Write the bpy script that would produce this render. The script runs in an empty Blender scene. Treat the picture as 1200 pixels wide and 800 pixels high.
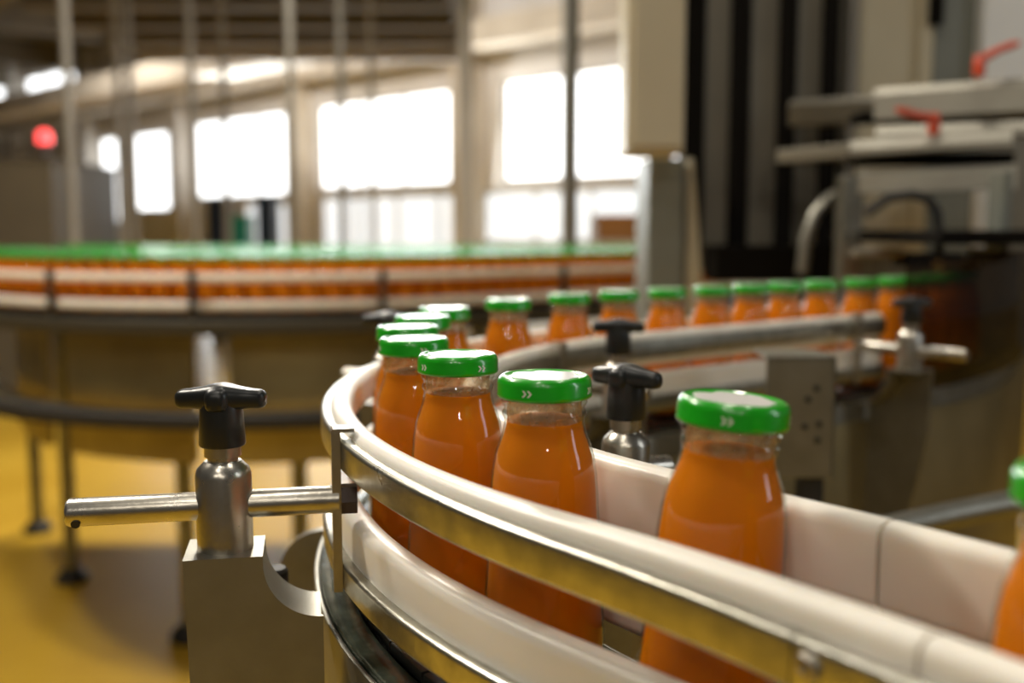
import bpy, bmesh, math, random
from mathutils import Vector, Matrix
PI = math.pi
R = math.radians
random.seed(7)
sc = bpy.context.scene
COL = sc.collection

# ------------------------------------------------------------------ camera, world, lamps, exposure
DECK = 1.0                       # top of the conveyor chain above the floor
CAMZ = DECK + 0.207
PITCH = math.atan(132 / 1200)
FPX = 1200.0
cd = bpy.data.cameras.new('camera')
cd.sensor_width = 36.0
cd.lens = 36.0
cd.clip_start = 0.02
cd.clip_end = 200
cd.dof.use_dof = True
cd.dof.focus_distance = 0.50
cd.dof.aperture_fstop = 4.4
cam = bpy.data.objects.new('camera', cd)
cam.location = (0, 0, CAMZ)
cam.rotation_euler = (PI / 2 - PITCH, 0, 0)
COL.objects.link(cam)
sc.camera = cam

w = bpy.data.worlds.new('world')
sc.world = w
w.use_nodes = True
w.node_tree.nodes['Background'].inputs[0].default_value = (1.0, 0.93, 0.82, 1)
w.node_tree.nodes['Background'].inputs[1].default_value = 0.06

def area(name, loc, target, size, power, color, spread=None):
    l = bpy.data.lights.new(name, 'AREA')
    l.shape = 'RECTANGLE' if isinstance(size, tuple) else 'DISK'
    if isinstance(size, tuple):
        l.size, l.size_y = size
    else:
        l.size = size
    l.energy = power
    l.color = color
    if spread:
        l.spread = R(spread)
    o = bpy.data.objects.new(name, l)
    o.location = loc
    d = Vector(target) - Vector(loc)
    o.rotation_euler = d.to_track_quat('-Z', 'Y').to_euler()
    COL.objects.link(o)
    return o
WARM = (1.0, 0.92, 0.79)
HALL = (1.0, 0.96, 0.93)
DAY = (0.92, 0.97, 1.0)
# high-bay lamps over the line
area('bay_lamp_light', (-1.7, 1.9, 3.3), (-0.2, 0.8, 1), 0.30, 50, WARM)
area('bay_lamp_light', (-0.35, 0.1, 3.4), (0.0, 0.6, 1), 0.16, 8, WARM)
area('bay_lamp_light', (0.35, -2.4, 2.6), (0.0, 0.6, 1), 0.16, 5, WARM)
area('bay_lamp_light', (-0.9, -2.0, 2.7), (0.0, 0.6, 1), 0.16, 5, WARM)
area('bay_lamp_light', (-0.2, -1.6, 2.75), (0.0, 0.6, 1), 0.13, 4, WARM)
area('bay_lamp_light', (-0.55, -0.7, 3.2), (0.0, 0.6, 1), 0.12, 5, WARM)
area('bay_lamp_light', (0.9, 0.5, 3.4), (0.1, 0.7, 1), 0.14, 6, WARM)
area('bay_lamp_light', (0.6, 2.3, 3.6), (0.2, 1.3, 1), 0.25, 14, WARM)
area('bay_lamp_light', (-1.0, 5.4, 3.8), (-1.5, 3.8, 0), 0.4, 170, WARM)
area('bay_lamp_light', (-2.6, 1.9, 3.8), (-1.5, 3.2, 0.0), 0.3, 50, WARM)
area('hall_wall_fill', (-3.5, 14.0, 6.6), (-4.0, 22.0, 3.0), 1.5, 620, HALL)  # unseen fill added to brighten the window wall
area('hall_wall_fill', (-9.0, 20.0, 6.6), (-8.0, 26.0, 4.0), 1.5, 520, HALL)  # second added fill, for the left end of that wall
# tall side window to the right of the line
area('window_daylight', (2.6, 0.1, 2.0), (0.1, 0.5, 1.05), (0.35, 1.6), 9, DAY)
# daylight falling in through the window wall
area('window_daylight', (-1.0, 21.2, 3.2), (-0.5, 0.5, 1.0), (12, 2.2), 850, DAY)
sc.view_settings.view_transform = 'Standard'
sc.view_settings.look = 'None'
sc.view_settings.gamma = 1
sc.view_settings.exposure = 0.0
sc.view_settings.use_curve_mapping = False

# ------------------------------------------------------------------ helpers
def at(px, py, Y):
    """world point that lies Y metres ahead of the camera, seen in direction px, py"""
    u, v = (px - 600) / FPX, (400 - py) / FPX
    cp, sp = math.cos(PITCH), math.sin(PITCH)
    d = Vector((u, cp + v * sp, -sp + v * cp))
    return Vector((0, 0, CAMZ)) + d * (Y / d.y)

def mat(name, base, rough=0.5, metal=0.0, coat=0.0, sss=0.0, sssr=(1, .4, .1), spec=0.5, noise=None, nscale=30,
        bump=0.0, bscale=200, emit=None, estr=0.0, stretch=None, rnoise=0.0):
    m = bpy.data.materials.new(name)
    m.use_nodes = True
    nt = m.node_tree
    b = nt.nodes['Principled BSDF']
    b.inputs['Base Color'].default_value = (*base, 1)
    b.inputs['Roughness'].default_value = rough
    b.inputs['Metallic'].default_value = metal
    b.inputs['Coat Weight'].default_value = coat
    b.inputs['Coat Roughness'].default_value = 0.05
    b.inputs['Specular IOR Level'].default_value = spec
    if sss:
        b.inputs['Subsurface Weight'].default_value = sss
        b.inputs['Subsurface Radius'].default_value = sssr
        b.inputs['Subsurface Scale'].default_value = 0.012
    if emit:
        b.inputs['Emission Color'].default_value = (*emit, 1)
        b.inputs['Emission Strength'].default_value = estr
    tc = nt.nodes.new('ShaderNodeTexCoord')
    mp = nt.nodes.new('ShaderNodeMapping')
    nt.links.new(tc.outputs['Object'], mp.inputs[0])
    if stretch:
        mp.inputs['Scale'].default_value = stretch
    if noise:
        n = nt.nodes.new('ShaderNodeTexNoise')
        n.inputs['Scale'].default_value = nscale
        n.inputs['Detail'].default_value = 5
        nt.links.new(mp.outputs[0], n.inputs['Vector'])
        r = nt.nodes.new('ShaderNodeValToRGB')
        r.color_ramp.elements[0].position = 0.35
        r.color_ramp.elements[1].position = 0.68
        r.color_ramp.elements[0].color = (*noise, 1)
        r.color_ramp.elements[1].color = (*base, 1)
        nt.links.new(n.outputs['Fac'], r.inputs[0])
        nt.links.new(r.outputs[0], b.inputs['Base Color'])
        if rnoise:
            mr = nt.nodes.new('ShaderNodeMapRange')
            mr.inputs[3].default_value = rough + rnoise
            mr.inputs[4].default_value = rough - rnoise * 0.5
            nt.links.new(n.outputs['Fac'], mr.inputs[0])
            nt.links.new(mr.outputs[0], b.inputs['Roughness'])
    if bump:
        n2 = nt.nodes.new('ShaderNodeTexNoise')
        n2.inputs['Scale'].default_value = bscale
        n2.inputs['Detail'].default_value = 3
        nt.links.new(mp.outputs[0], n2.inputs['Vector'])
        bp = nt.nodes.new('ShaderNodeBump')
        bp.inputs['Strength'].default_value = bump
        bp.inputs['Distance'].default_value = 0.001
        nt.links.new(n2.outputs['Fac'], bp.inputs['Height'])
        nt.links.new(bp.outputs[0], b.inputs['Normal'])
    return m

def glass_mat(name, tint, edge, rough=0.02, lo=0.04, hi=0.9, ior=1.5):
    """thin clear glass: see-through with a mirror sheen that grows towards grazing angles"""
    m = bpy.data.materials.new(name)
    m.use_nodes = True
    nt = m.node_tree
    nt.nodes.remove(nt.nodes['Principled BSDF'])
    out = nt.nodes['Material Output']
    tr = nt.nodes.new('ShaderNodeBsdfTransparent')
    lw = nt.nodes.new('ShaderNodeLayerWeight')
    lw.inputs['Blend'].default_value = 0.35
    mixc = nt.nodes.new('ShaderNodeMixRGB')
    mixc.inputs[1].default_value = (*tint, 1)
    mixc.inputs[2].default_value = (*edge, 1)
    nt.links.new(lw.outputs['Facing'], mixc.inputs[0])
    nt.links.new(mixc.outputs[0], tr.inputs[0])
    gl = nt.nodes.new('ShaderNodeBsdfGlossy')
    gl.inputs['Roughness'].default_value = rough
    pw = nt.nodes.new('ShaderNodeMath')
    pw.operation = 'POWER'
    pw.inputs[1].default_value = 4.0
    lw2 = nt.nodes.new('ShaderNodeLayerWeight')
    lw2.inputs['Blend'].default_value = 0.5
    nt.links.new(lw2.outputs['Facing'], pw.inputs[0])
    fr = nt.nodes.new('ShaderNodeMapRange')
    fr.inputs[3].default_value = lo
    fr.inputs[4].default_value = hi
    nt.links.new(pw.outputs[0], fr.inputs[0])
    mx = nt.nodes.new('ShaderNodeMixShader')
    nt.links.new(fr.outputs[0], mx.inputs[0])
    nt.links.new(tr.outputs[0], mx.inputs[1])
    nt.links.new(gl.outputs[0], mx.inputs[2])
    nt.links.new(mx.outputs[0], out.inputs[0])
    return m

M = {}
M['glass'] = glass_mat('bottle_glass', (0.98, 0.985, 0.975), (0.80, 0.82, 0.78), lo=0.045, hi=0.65)
def film_mat():
    m = glass_mat('juice_film_on_glass', (0.96, 0.90, 0.80), (0.85, 0.74, 0.58), lo=0.06, hi=0.7)
    nt = m.node_tree
    out = nt.nodes['Material Output']
    old = out.inputs[0].links[0].from_socket
    df = nt.nodes.new('ShaderNodeBsdfDiffuse')
    df.inputs[0].default_value = (0.86, 0.55, 0.27, 1)
    tl = nt.nodes.new('ShaderNodeBsdfTranslucent')
    tl.inputs[0].default_value = (0.88, 0.60, 0.34, 1)
    m1 = nt.nodes.new('ShaderNodeMixShader')
    nt.links.new(df.outputs[0], m1.inputs[1])
    nt.links.new(tl.outputs[0], m1.inputs[2])
    n = nt.nodes.new('ShaderNodeTexNoise')
    n.inputs['Scale'].default_value = 170
    tc = nt.nodes.new('ShaderNodeTexCoord')
    nt.links.new(tc.outputs['Object'], n.inputs['Vector'])
    mr = nt.nodes.new('ShaderNodeMapRange')
    mr.inputs[1].default_value = 0.3
    mr.inputs[2].default_value = 0.7
    mr.inputs[3].default_value = 0.12
    mr.inputs[4].default_value = 0.5
    nt.links.new(n.outputs['Fac'], mr.inputs[0])
    m2 = nt.nodes.new('ShaderNodeMixShader')
    nt.links.new(mr.outputs[0], m2.inputs[0])
    nt.links.new(old, m2.inputs[1])
    nt.links.new(m1.outputs[0], m2.inputs[2])
    nt.links.new(m2.outputs[0], out.inputs[0])
    return m
M['film'] = film_mat()
M['juice'] = mat('carrot_juice', (0.73, 0.215, 0.003), 0.5, sss=0.2, sssr=(1.0, 0.45, 0.08), noise=(0.68, 0.19, 0.003), nscale=18, spec=0.05)
M['green'] = mat('green_cap_lacquer', (0.004, 0.37, 0.003), 0.3, coat=0.8, spec=0.5)
M['capwhite'] = mat('cap_white_print', (0.82, 0.80, 0.78), 0.32, coat=0.5)
M['uhmw'] = mat('white_plastic_rail', (0.87, 0.83, 0.76), 0.34, sss=0.25, sssr=(1, .8, .55), noise=(0.82, 0.77, 0.68), nscale=14, bump=0.06, bscale=60)
M['railsteel'] = mat('rail_steel', (0.60, 0.59, 0.52), 0.28, 1.0, noise=(0.43, 0.42, 0.35), nscale=70, bump=0.25, bscale=160, rnoise=0.12)
M['steel'] = mat('stainless_steel', (0.60, 0.57, 0.51), 0.27, 1.0, noise=(0.46, 0.43, 0.37), nscale=60, bump=0.12, bscale=300, rnoise=0.1)
M['plate'] = mat('bead_blasted_plate', (0.31, 0.30, 0.26), 0.42, 0.85, noise=(0.25, 0.24, 0.20), nscale=25, bump=0.1, bscale=400)
M['black'] = mat('black_plastic', (0.012, 0.014, 0.015), 0.34, spec=0.5, bump=0.05, bscale=500)
M['rubber'] = mat('dark_rubber', (0.02, 0.018, 0.016), 0.6)
M['chain'] = mat('dark_conveyor_chain', (0.035, 0.037, 0.034), 0.3, spec=0.6, noise=(0.02, 0.02, 0.018), nscale=40)
M['brown'] = mat('brown_bolt', (0.03, 0.014, 0.008), 0.5)
M['skirt'] = mat('brown_steel_skirt', (0.30, 0.245, 0.13), 0.45, 0.6, noise=(0.22, 0.18, 0.09), nscale=9, bump=0.1, bscale=60)
M['wet'] = mat('wet_wear_strip', (0.10, 0.12, 0.09), 0.18, 0.5, noise=(0.035, 0.045, 0.03), nscale=60, bump=0.5, bscale=90)

def link(name, me, m=None, parent=None):
    if m is not None:
        me.materials.append(m)
    o = bpy.data.objects.new(name, me)
    COL.objects.link(o)
    if parent is not None:
        o.parent = parent
    return o

def mesh_from(bm, name, smooth=True, angle=35):
    bmesh.ops.recalc_face_normals(bm, faces=bm.faces)
    me = bpy.data.meshes.new(name)
    bm.to_mesh(me)
    bm.free()
    if smooth:
        for p in me.polygons:
            p.use_smooth = True
        me.set_sharp_from_angle(angle=R(angle))
    return me

def obj(name, bm, m, parent=None, smooth=True, angle=35):
    return link(name, mesh_from(bm, name, smooth, angle), m, parent)

def tag(o, label, cat, group=None):
    o['label'] = label
    o['category'] = cat
    if group:
        o['group'] = group
    return o

def thing(name, label, cat, loc=(0, 0, 0), rz=0.0, group=None):
    o = bpy.data.objects.new(name, None)
    o.empty_display_size = 0.02
    o.location = loc
    o.rotation_euler = (0, 0, rz)
    COL.objects.link(o)
    return tag(o, label, cat, group)

def struct(o):
    o['kind'] = 'structure'
    return o

def box(bm, x0, x1, y0, y1, z0, z1, bev=0.0, mtx=None):
    ret = bmesh.ops.create_cube(bm, size=1.0)
    vs = ret['verts']
    for v in vs:
        v.co = Vector(((x0 + x1) / 2 + v.co.x * (x1 - x0), (y0 + y1) / 2 + v.co.y * (y1 - y0), (z0 + z1) / 2 + v.co.z * (z1 - z0)))
    if bev:
        es = list({e for v in vs for e in v.link_edges})
        r = bmesh.ops.bevel(bm, geom=es, offset=bev, segments=2, affect='EDGES', profile=0.5)
        vs = list({v for f in r['faces'] for v in f.verts} | {v for v in vs if v.is_valid})
    if mtx is not None:
        bmesh.ops.transform(bm, matrix=mtx, verts=vs)
    return vs

def tube(bm, pts, rad, seg=14, cap=True):
    """round bar along a polyline; rad is a number or one number per point"""
    pts = [Vector(p) for p in pts]
    n = len(pts)
    rads = rad if isinstance(rad, (list, tuple)) else [rad] * n
    up = Vector((0, 0, 1))
    rings = []
    prev = None
    for i, p in enumerate(pts):
        t = (pts[min(i + 1, n - 1)] - pts[max(i - 1, 0)]).normalized()
        if prev is None:
            a = t.cross(up) if abs(t.z) < 0.95 else t.cross(Vector((1, 0, 0)))
        else:
            a = prev - t * prev.dot(t)
        a.normalize()
        prev = a
        b = t.cross(a)
        rings.append([bm.verts.new(p + (a * math.cos(2 * PI * k / seg) + b * math.sin(2 * PI * k / seg)) * rads[i]) for k in range(seg)])
    for i in range(n - 1):
        for k in range(seg):
            bm.faces.new((rings[i][k], rings[i][(k + 1) % seg], rings[i + 1][(k + 1) % seg], rings[i + 1][k]))
    if cap:
        bm.faces.new(rings[0])
        bm.faces.new(rings[-1])

def lathe(bm, prof, seg=32, cx=0, cy=0, cz=0, close=True):
    rings = []
    for r, z in prof:
        if r < 1e-6:
            rings.append([bm.verts.new((cx, cy, cz + z))])
        else:
            rings.append([bm.verts.new((cx + r * math.cos(2 * PI * k / seg), cy + r * math.sin(2 * PI * k / seg), cz + z)) for k in range(seg)])
    for a, b in zip(rings, rings[1:]):
        for k in range(seg):
            k2 = (k + 1) % seg
            if len(a) == 1 and len(b) == 1:
                continue
            if len(a) == 1:
                bm.faces.new((a[0], b[k2], b[k]))
            elif len(b) == 1:
                bm.faces.new((a[k], a[k2], b[0]))
            else:
                bm.faces.new((a[k], a[k2], b[k2], b[k]))
    if close:
        for rg in (rings[0], rings[-1]):
            if len(rg) > 1:
                bm.faces.new(rg)

def rr(x0, x1, z0, z1, r, n=4):
    """rounded rectangle outline; r is a radius or (bl, br, tr, tl)"""
    rs = r if isinstance(r, tuple) else (r,) * 4
    out = []
    for (cx, cz, sx, sz, a0, q) in ((x0, z0, 1, 1, 180, rs[0]), (x1, z0, -1, 1, 270, rs[1]), (x1, z1, -1, -1, 0, rs[2]), (x0, z1, 1, -1, 90, rs[3])):
        for k in range(n + 1):
            a = R(a0 + 90 * k / n)
            out.append((cx + sx * q + q * math.cos(a), cz + sz * q + q * math.sin(a)))
    return out

def prism(bm, poly, y0, y1, mtx=None):
    """polygon in x,z pushed from y0 to y1"""
    a = [bm.verts.new((x, y0, z)) for x, z in poly]
    b = [bm.verts.new((x, y1, z)) for x, z in poly]
    n = len(poly)
    bm.faces.new(a)
    bm.faces.new(b)
    for k in range(n):
        bm.faces.new((a[k], a[(k + 1) % n], b[(k + 1) % n], b[k]))
    if mtx is not None:
        bmesh.ops.transform(bm, matrix=mtx, verts=a + b)

class Path:
    """plan curve made of straights and arcs"""
    def __init__(self, x, y, head, segs, step=0.008):
        self.p = []
        h = R(head)
        s = 0.0
        self.p.append((s, x, y, h))
        for seg in segs:
            L = seg[0]
            turn = R(seg[1]) if len(seg) > 1 else 0.0
            n = max(1, int(L / step))
            for k in range(n):
                dh = turn / n
                hm = h + dh / 2
                x += math.cos(hm) * L / n
                y += math.sin(hm) * L / n
                h += dh
                s += L / n
                self.p.append((s, x, y, h))
        self.len = s
    def at(self, s, off=0.0):
        p = self.p
        s = min(max(s, 0.0), self.len)
        lo, hi = 0, len(p) - 1
        while hi - lo > 1:
            m = (lo + hi) // 2
            if p[m][0] <= s:
                lo = m
            else:
                hi = m
        a, b = p[lo], p[hi]
        f = (s - a[0]) / max(1e-9, b[0] - a[0])
        x, y, h = (a[k] + (b[k] - a[k]) * f for k in (1, 2, 3))
        return x - math.sin(h) * off, y + math.cos(h) * off, h
    def sweep(self, bm, prof, s0, s1, step=0.012, z=DECK, dz=None):
        n = max(1, int((s1 - s0) / step))
        rings = []
        for i in range(n + 1):
            s = s0 + (s1 - s0) * i / n
            e = dz(s) if dz else 0.0
            rings.append([bm.verts.new((*self.at(s, o)[:2], z + q + e)) for o, q in prof])
        k = len(prof)
        for a, b in zip(rings, rings[1:]):
            for j in range(k):
                bm.faces.new((a[j], a[(j + 1) % k], b[(j + 1) % k], b[j]))
        bm.faces.new(rings[0])
        bm.faces.new(rings[-1])

RB = 0.47
H0 = 133.0
EN = (0.3985 - RB * math.cos(R(43)), 0.72 - RB * math.sin(R(43)))
d0 = (math.cos(R(H0)), math.sin(R(H0)))
_pre = Path(0, 0, H0 - 26, [(0.45, 26)])
MAIN = Path(EN[0] - _pre.p[-1][1], EN[1] - _pre.p[-1][2], H0 - 26,
            [(0.45, 26), (RB * R(96), -96), (0.50,), (0.30, 22), (0.42,)])
S_ARC0, S_ARC1 = 0.45, 0.45 + RB * R(96)

# ------------------------------------------------------------------ setting: hall
M['floor'] = mat('ochre_epoxy_floor', (0.62, 0.385, 0.04), 0.4, noise=(0.53, 0.31, 0.025), nscale=1.6, coat=0.0, bump=0.1, bscale=8, spec=0.15)
M['wall'] = mat('painted_wall', (0.68, 0.64, 0.60), 0.7, noise=(0.58, 0.54, 0.47), nscale=0.8)
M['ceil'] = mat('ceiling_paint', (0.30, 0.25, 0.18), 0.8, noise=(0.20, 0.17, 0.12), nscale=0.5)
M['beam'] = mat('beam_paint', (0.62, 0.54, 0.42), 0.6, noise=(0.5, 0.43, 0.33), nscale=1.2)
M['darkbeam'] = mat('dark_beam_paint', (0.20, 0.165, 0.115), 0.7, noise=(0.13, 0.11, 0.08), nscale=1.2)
M['pane'] = mat('daylit_pane', (0.9, 0.93, 0.95), 0.3, emit=(0.97, 0.99, 1.0), estr=3.0)
M['lowpane'] = mat('frosted_daylit_pane', (0.8, 0.84, 0.88), 0.4, emit=(0.93, 0.97, 1.0), estr=1.0, noise=(0.5, 0.53, 0.56), nscale=1.4)
M['post'] = mat('grey_post_paint', (0.20, 0.185, 0.16), 0.5, noise=(0.15, 0.14, 0.12), nscale=3)
M['postmid'] = mat('mid_grey_post_paint', (0.30, 0.28, 0.25), 0.5, noise=(0.25, 0.23, 0.2), nscale=3)
M['postlight'] = mat('pale_post_paint', (0.48, 0.45, 0.40), 0.5, noise=(0.4, 0.37, 0.33), nscale=3)
WD = Vector((-0.7295, 0.684, 0))
WN = Vector((0.684, 0.7295, 0))          # away from the hall
W0 = Vector((1.16, 19.9, 0))
def wallmtx():
    m = Matrix.Identity(4)
    m.col[0][:3] = WD
    m.col[1][:3] = WN
    m.col[2][:3] = (0, 0, 1)
    m.translation = W0
    return m
WM = wallmtx()

bm = bmesh.new()
box(bm, -30, 14, -4, 45, -0.1, 0)
struct(obj('floor', bm, M['floor'], smooth=False))
bm = bmesh.new()
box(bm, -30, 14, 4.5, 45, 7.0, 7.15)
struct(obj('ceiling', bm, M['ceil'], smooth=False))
# window openings on the wall: (t0, t1, z0, z1)
WIN = [(-3.2, 1.9, 2.15, 4.2), (3.45, 8.13, 2.15, 4.2), (9.34, 13.97, 2.05, 4.2), (15.0, 17.6, 1.75, 4.1), (18.2, 19.9, 1.4, 4.1),
       (20.9, 25.5, 5.25, 6.55), (26.1, 30.5, 5.25, 6.55)]
LOW = [(-3.2, 8.13, 0.5, 2.0), (9.34, 11.6, 0.5, 1.9)]
def wall_with_holes(holes, t0, t1, z0, z1, th):
    bm = bmesh.new()
    ts = sorted({t0, t1, *[h[0] for h in holes], *[h[1] for h in holes]})
    for a, b in zip(ts, ts[1:]):
        zs = [z0]
        for h in sorted((h for h in holes if h[0] <= a and h[1] >= b), key=lambda q: q[2]):
            zs += [h[2], h[3]]
        zs.append(z1)
        for k in range(0, len(zs), 2):
            if zs[k + 1] - zs[k] > 1e-4:
                box(bm, a, b, 0, th, zs[k], zs[k + 1], mtx=WM)
    return bm
struct(obj('wall_back', wall_with_holes(WIN + LOW, -12, 33, 0, 7.0, 0.4), M['wall'], smooth=False))
for i, (a, b, z0, z1) in enumerate(WIN + LOW):
    low = i >= len(WIN)
    bm = bmesh.new()
    f = 0.07
    box(bm, a, b, 0.1, 0.2, z0, z0 + f, mtx=WM)
    box(bm, a, b, 0.1, 0.2, z1 - f, z1, mtx=WM)
    n = max(2, int((b - a) / 1.3)) if low or b - a > 3 else 1
    for k in range(n + 1):
        q = a + (b - a) * k / n
        q = min(max(q, a + f / 2), b - f / 2)
        box(bm, q - f / 2, q + f / 2, 0.1, 0.2, z0, z1, mtx=WM)
    fr = struct(obj('window_%d' % (i + 1), bm, M['postlight'], smooth=False))
    bm = bmesh.new()
    box(bm, a + 0.02, b - 0.02, 0.14, 0.16, z0 + 0.02, z1 - 0.02, mtx=WM)
    obj('window_pane', bm, M['lowpane'] if low else M['pane'], fr, smooth=False)
# beams and ducts under the ceiling, parallel to the window wall
def along_beam(name, y_n, t0, t1, z0, z1, depth, m):
    bm = bmesh.new()
    box(bm, t0, t1, -y_n, -y_n + depth, z0, z1, mtx=WM)
    return struct(obj(name, bm, m, smooth=False))
along_beam('trim_1', 0.9, -12, 33, 4.75, 5.25, 0.6, M['beam'])
along_beam('trim_2', 4.5, 1.0, 33, 4.2, 4.65, 0.7, M['beam'])
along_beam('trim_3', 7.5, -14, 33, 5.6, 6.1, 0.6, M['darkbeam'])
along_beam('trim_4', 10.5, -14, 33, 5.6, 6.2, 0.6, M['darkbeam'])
for i, t in enumerate((-4, 2.7, 8.7, 14.5, 20.3, 26)):
    bm = bmesh.new()
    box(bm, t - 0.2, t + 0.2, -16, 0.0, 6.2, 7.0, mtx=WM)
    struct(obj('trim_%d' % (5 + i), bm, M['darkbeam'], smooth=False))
    bm = bmesh.new()
    box(bm, t - 0.3, t + 0.3, -0.35, 0.0, 0, 7.0, mtx=WM)
    struct(obj('trim_%d' % (11 + i), bm, M['beam'] if i < 3 else M['wall'], smooth=False))

bm = bmesh.new()
box(bm, -5.6, -0.75, 12.0, 16.0, 3.95, 4.7)
struct(obj('trim_20', bm, M['darkbeam'], smooth=False))
for i, (ya, yb) in enumerate(((12.0, 12.25), (13.2, 13.4), (14.4, 14.6), (15.7, 16.0))):
    bm = bmesh.new()
    box(bm, -5.6, -0.75, ya, yb, 3.72, 3.95)
    struct(obj('trim_%d' % (21 + i), bm, M['beam'] if i == 3 else M['ceil'], smooth=False))
# slim posts standing in the hall
POSTS = [(667, 20, 5.2, 'post', 'dark grey round post right of the middle, between the two brightest windows'),
         (546, 17, 7.5, 'postlight', 'thick pale post in front of the wall between the two right windows'),
         (438, 7, 8.0, 'postlight', 'thin pale post dividing the middle window'),
         (403, 9, 7.0, 'post', 'thin dark post at the left of the middle window'),
         (345, 9, 6.2, 'post', 'slim dark post just right of the third window from the right'),
         (268, 8, 9.0, 'postlight', 'thin pale post crossing the third window from the right'),
         (231, 9, 7.6, 'postmid', 'slim post at the left edge of the third window from the right'),
         (160, 9, 7.8, 'postmid', 'slim post beside the narrow tall window, right one of a close pair'),
         (146, 9, 8.4, 'postlight', 'pale post, left one of a close pair near the narrow tall window'),
         (88, 11, 6.6, 'postmid', 'slim post farthest to the left, beside the olive cabinet')]
for px, wpx, Y, mk, lab in POSTS:
    p = at(px, 300, Y)
    t = thing('hall_post', lab, 'post', (p.x, p.y, 0))
    r = wpx * Y / 1200 / 2
    bm = bmesh.new()
    lathe(bm, [(r, 0.012), (r, 6.98)], 16)
    obj('pole', bm, M[mk], t)
    bm = bmesh.new()
    box(bm, -r * 2, r * 2, -r * 2, r * 2, 0, 0.012, 0.002)
    obj('base_plate', bm, M[mk], t)

# ------------------------------------------------------------------ main conveyor
conv = thing('conveyor', 'curved steel bottle conveyor in the foreground carrying a single row of juice bottles', 'conveyor', (0.3985, 0.72, 0))
def cobj(name, bm, m, parent, smooth=True, angle=35):
    """mesh written in world coordinates, hung under a thing that stands elsewhere"""
    o = obj(name, bm, m, parent, smooth, angle)
    o.matrix_parent_inverse = Matrix.Translation(parent.location).inverted() if parent.rotation_euler.z == 0 else (Matrix.Translation(parent.location) @ Matrix.Rotation(parent.rotation_euler.z, 4, 'Z')).inverted()
    return o
bm = bmesh.new()
s = 0.02
while s < MAIN.len - 0.05:
    MAIN.sweep(bm, rr(-0.0415, 0.0415, -0.006, 0.0, 0.0012, 2), s, s + 0.0362, 0.02)
    s += 0.0381
cobj('chain', bm, M['chain'], conv)
for nm, sg in (('wear_strip', 1), ('wear_strip', -1)):
    bm = bmesh.new()
    a, b = sorted((sg * 0.0425, sg * 0.058))
    MAIN.sweep(bm, rr(a, b, -0.016, -0.004, 0.002, 2), 0.0, MAIN.len)
    cobj(nm, bm, M['wet'], conv)
for sg in (1, -1):
    bm = bmesh.new()
    a, b = sorted((sg * 0.0585, sg * 0.0615))
    MAIN.sweep(bm, rr(a, b, -0.125, -0.006, 0.001, 2), 0.0, MAIN.len)
    cobj('side_plate', bm, M['plate'], conv)
bm = bmesh.new()
MAIN.sweep(bm, rr(-0.0655, -0.0622, -0.50, -0.030, 0.001, 2), 0.95, MAIN.len)
cobj('skirt_panel', bm, M['skirt'], conv)
bm = bmesh.new()
MAIN.sweep(bm, rr(-0.058, 0.058, -0.028, -0.018, 0.001, 2), 0.0, MAIN.len)
cobj('chain_bed', bm, M['chain'], conv)
for s in (0.62, 1.2, 1.75, 2.4):
    x, y, h = MAIN.at(s)
    bm = bmesh.new()
    for o in (-0.03, 0.03):
        xx, yy, _ = MAIN.at(s, o)
        tube(bm, [(xx, yy, 0.03), (xx, yy, DECK - 0.028)], 0.014)
        lathe(bm, [(0.03, 0.0), (0.03, 0.012), (0.016, 0.03)], 16, xx, yy)
    cobj('leg', bm, M['steel'], conv)

bm = bmesh.new()
x, y, h = MAIN.at(s_lug := 0.80, 0.0625)
mt = Matrix.Translation((x, y, DECK - 0.042)) @ Matrix.Rotation(h - PI / 2, 4, 'Z')
prism(bm, [(0, -0.06)] + [(-0.034 * math.sin(R(q)), 0.035 * math.cos(R(q))) for q in range(0, 100, 8)] + [(-0.034, -0.06)], -0.004, 0.004, mt)
cobj('support_lug', bm, M['plate'], conv)
bm = bmesh.new()
q = at(322, 686, 0.585)
lathe(bm, [(0.0075, -0.02), (0.008, 0.0), (0.008, 0.009), (0.0065, 0.011), (0, 0.011)], 20, q.x, q.y, q.z)
cobj('support_bolt', bm, M['rubber'], conv)
bm = bmesh.new()
tube(bm, [at(985, 632, 0.96), at(1110, 604, 1.0), at(1330, 560, 1.08)], 0.013, 16)
cobj('tie_tube', bm, M['plate'], conv)
# guide rails: plastic strip in a steel channel
def guide_rail(name, label, sg, zw, zs, s0, s1, seams, steel_joint=None, ofs=0.0, dz=None):
    x, y, h = MAIN.at((s0 + s1) / 2, sg * 0.045)
    t = thing(name, label, 'guide rail', (x, y, DECK + zw[0]))
    cuts = [s0] + seams + [s1]
    for a, b in zip(cuts, cuts[1:]):
        bm = bmesh.new()
        x0, x1 = sorted((sg * (0.0355 + ofs), sg * (0.0495 + ofs)))
        MAIN.sweep(bm, rr(x0, x1, zw[0], zw[1], 0.0055, 5), a + (0.0009 if a != s0 else 0), b - (0.0009 if b != s1 else 0), 0.009)
        cobj('plastic_strip', bm, M['uhmw'], t, angle=60)
    cuts = [s0] + ([steel_joint] if steel_joint else []) + [s1]
    for a, b in zip(cuts, cuts[1:]):
        bm = bmesh.new()
        x0, x1 = sorted((sg * (0.0478 + ofs), sg * (0.0555 + ofs)))
        MAIN.sweep(bm, rr(x0, x1, zs[0], zs[1], 0.0026, 4), a + (0.0004 if a != s0 else 0), b - (0.0004 if b != s1 else 0), 0.009, DECK, dz)
        cobj('steel_channel', bm, M['railsteel'], t, angle=60)
    return t
S_END = S_ARC1 + 0.41
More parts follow.
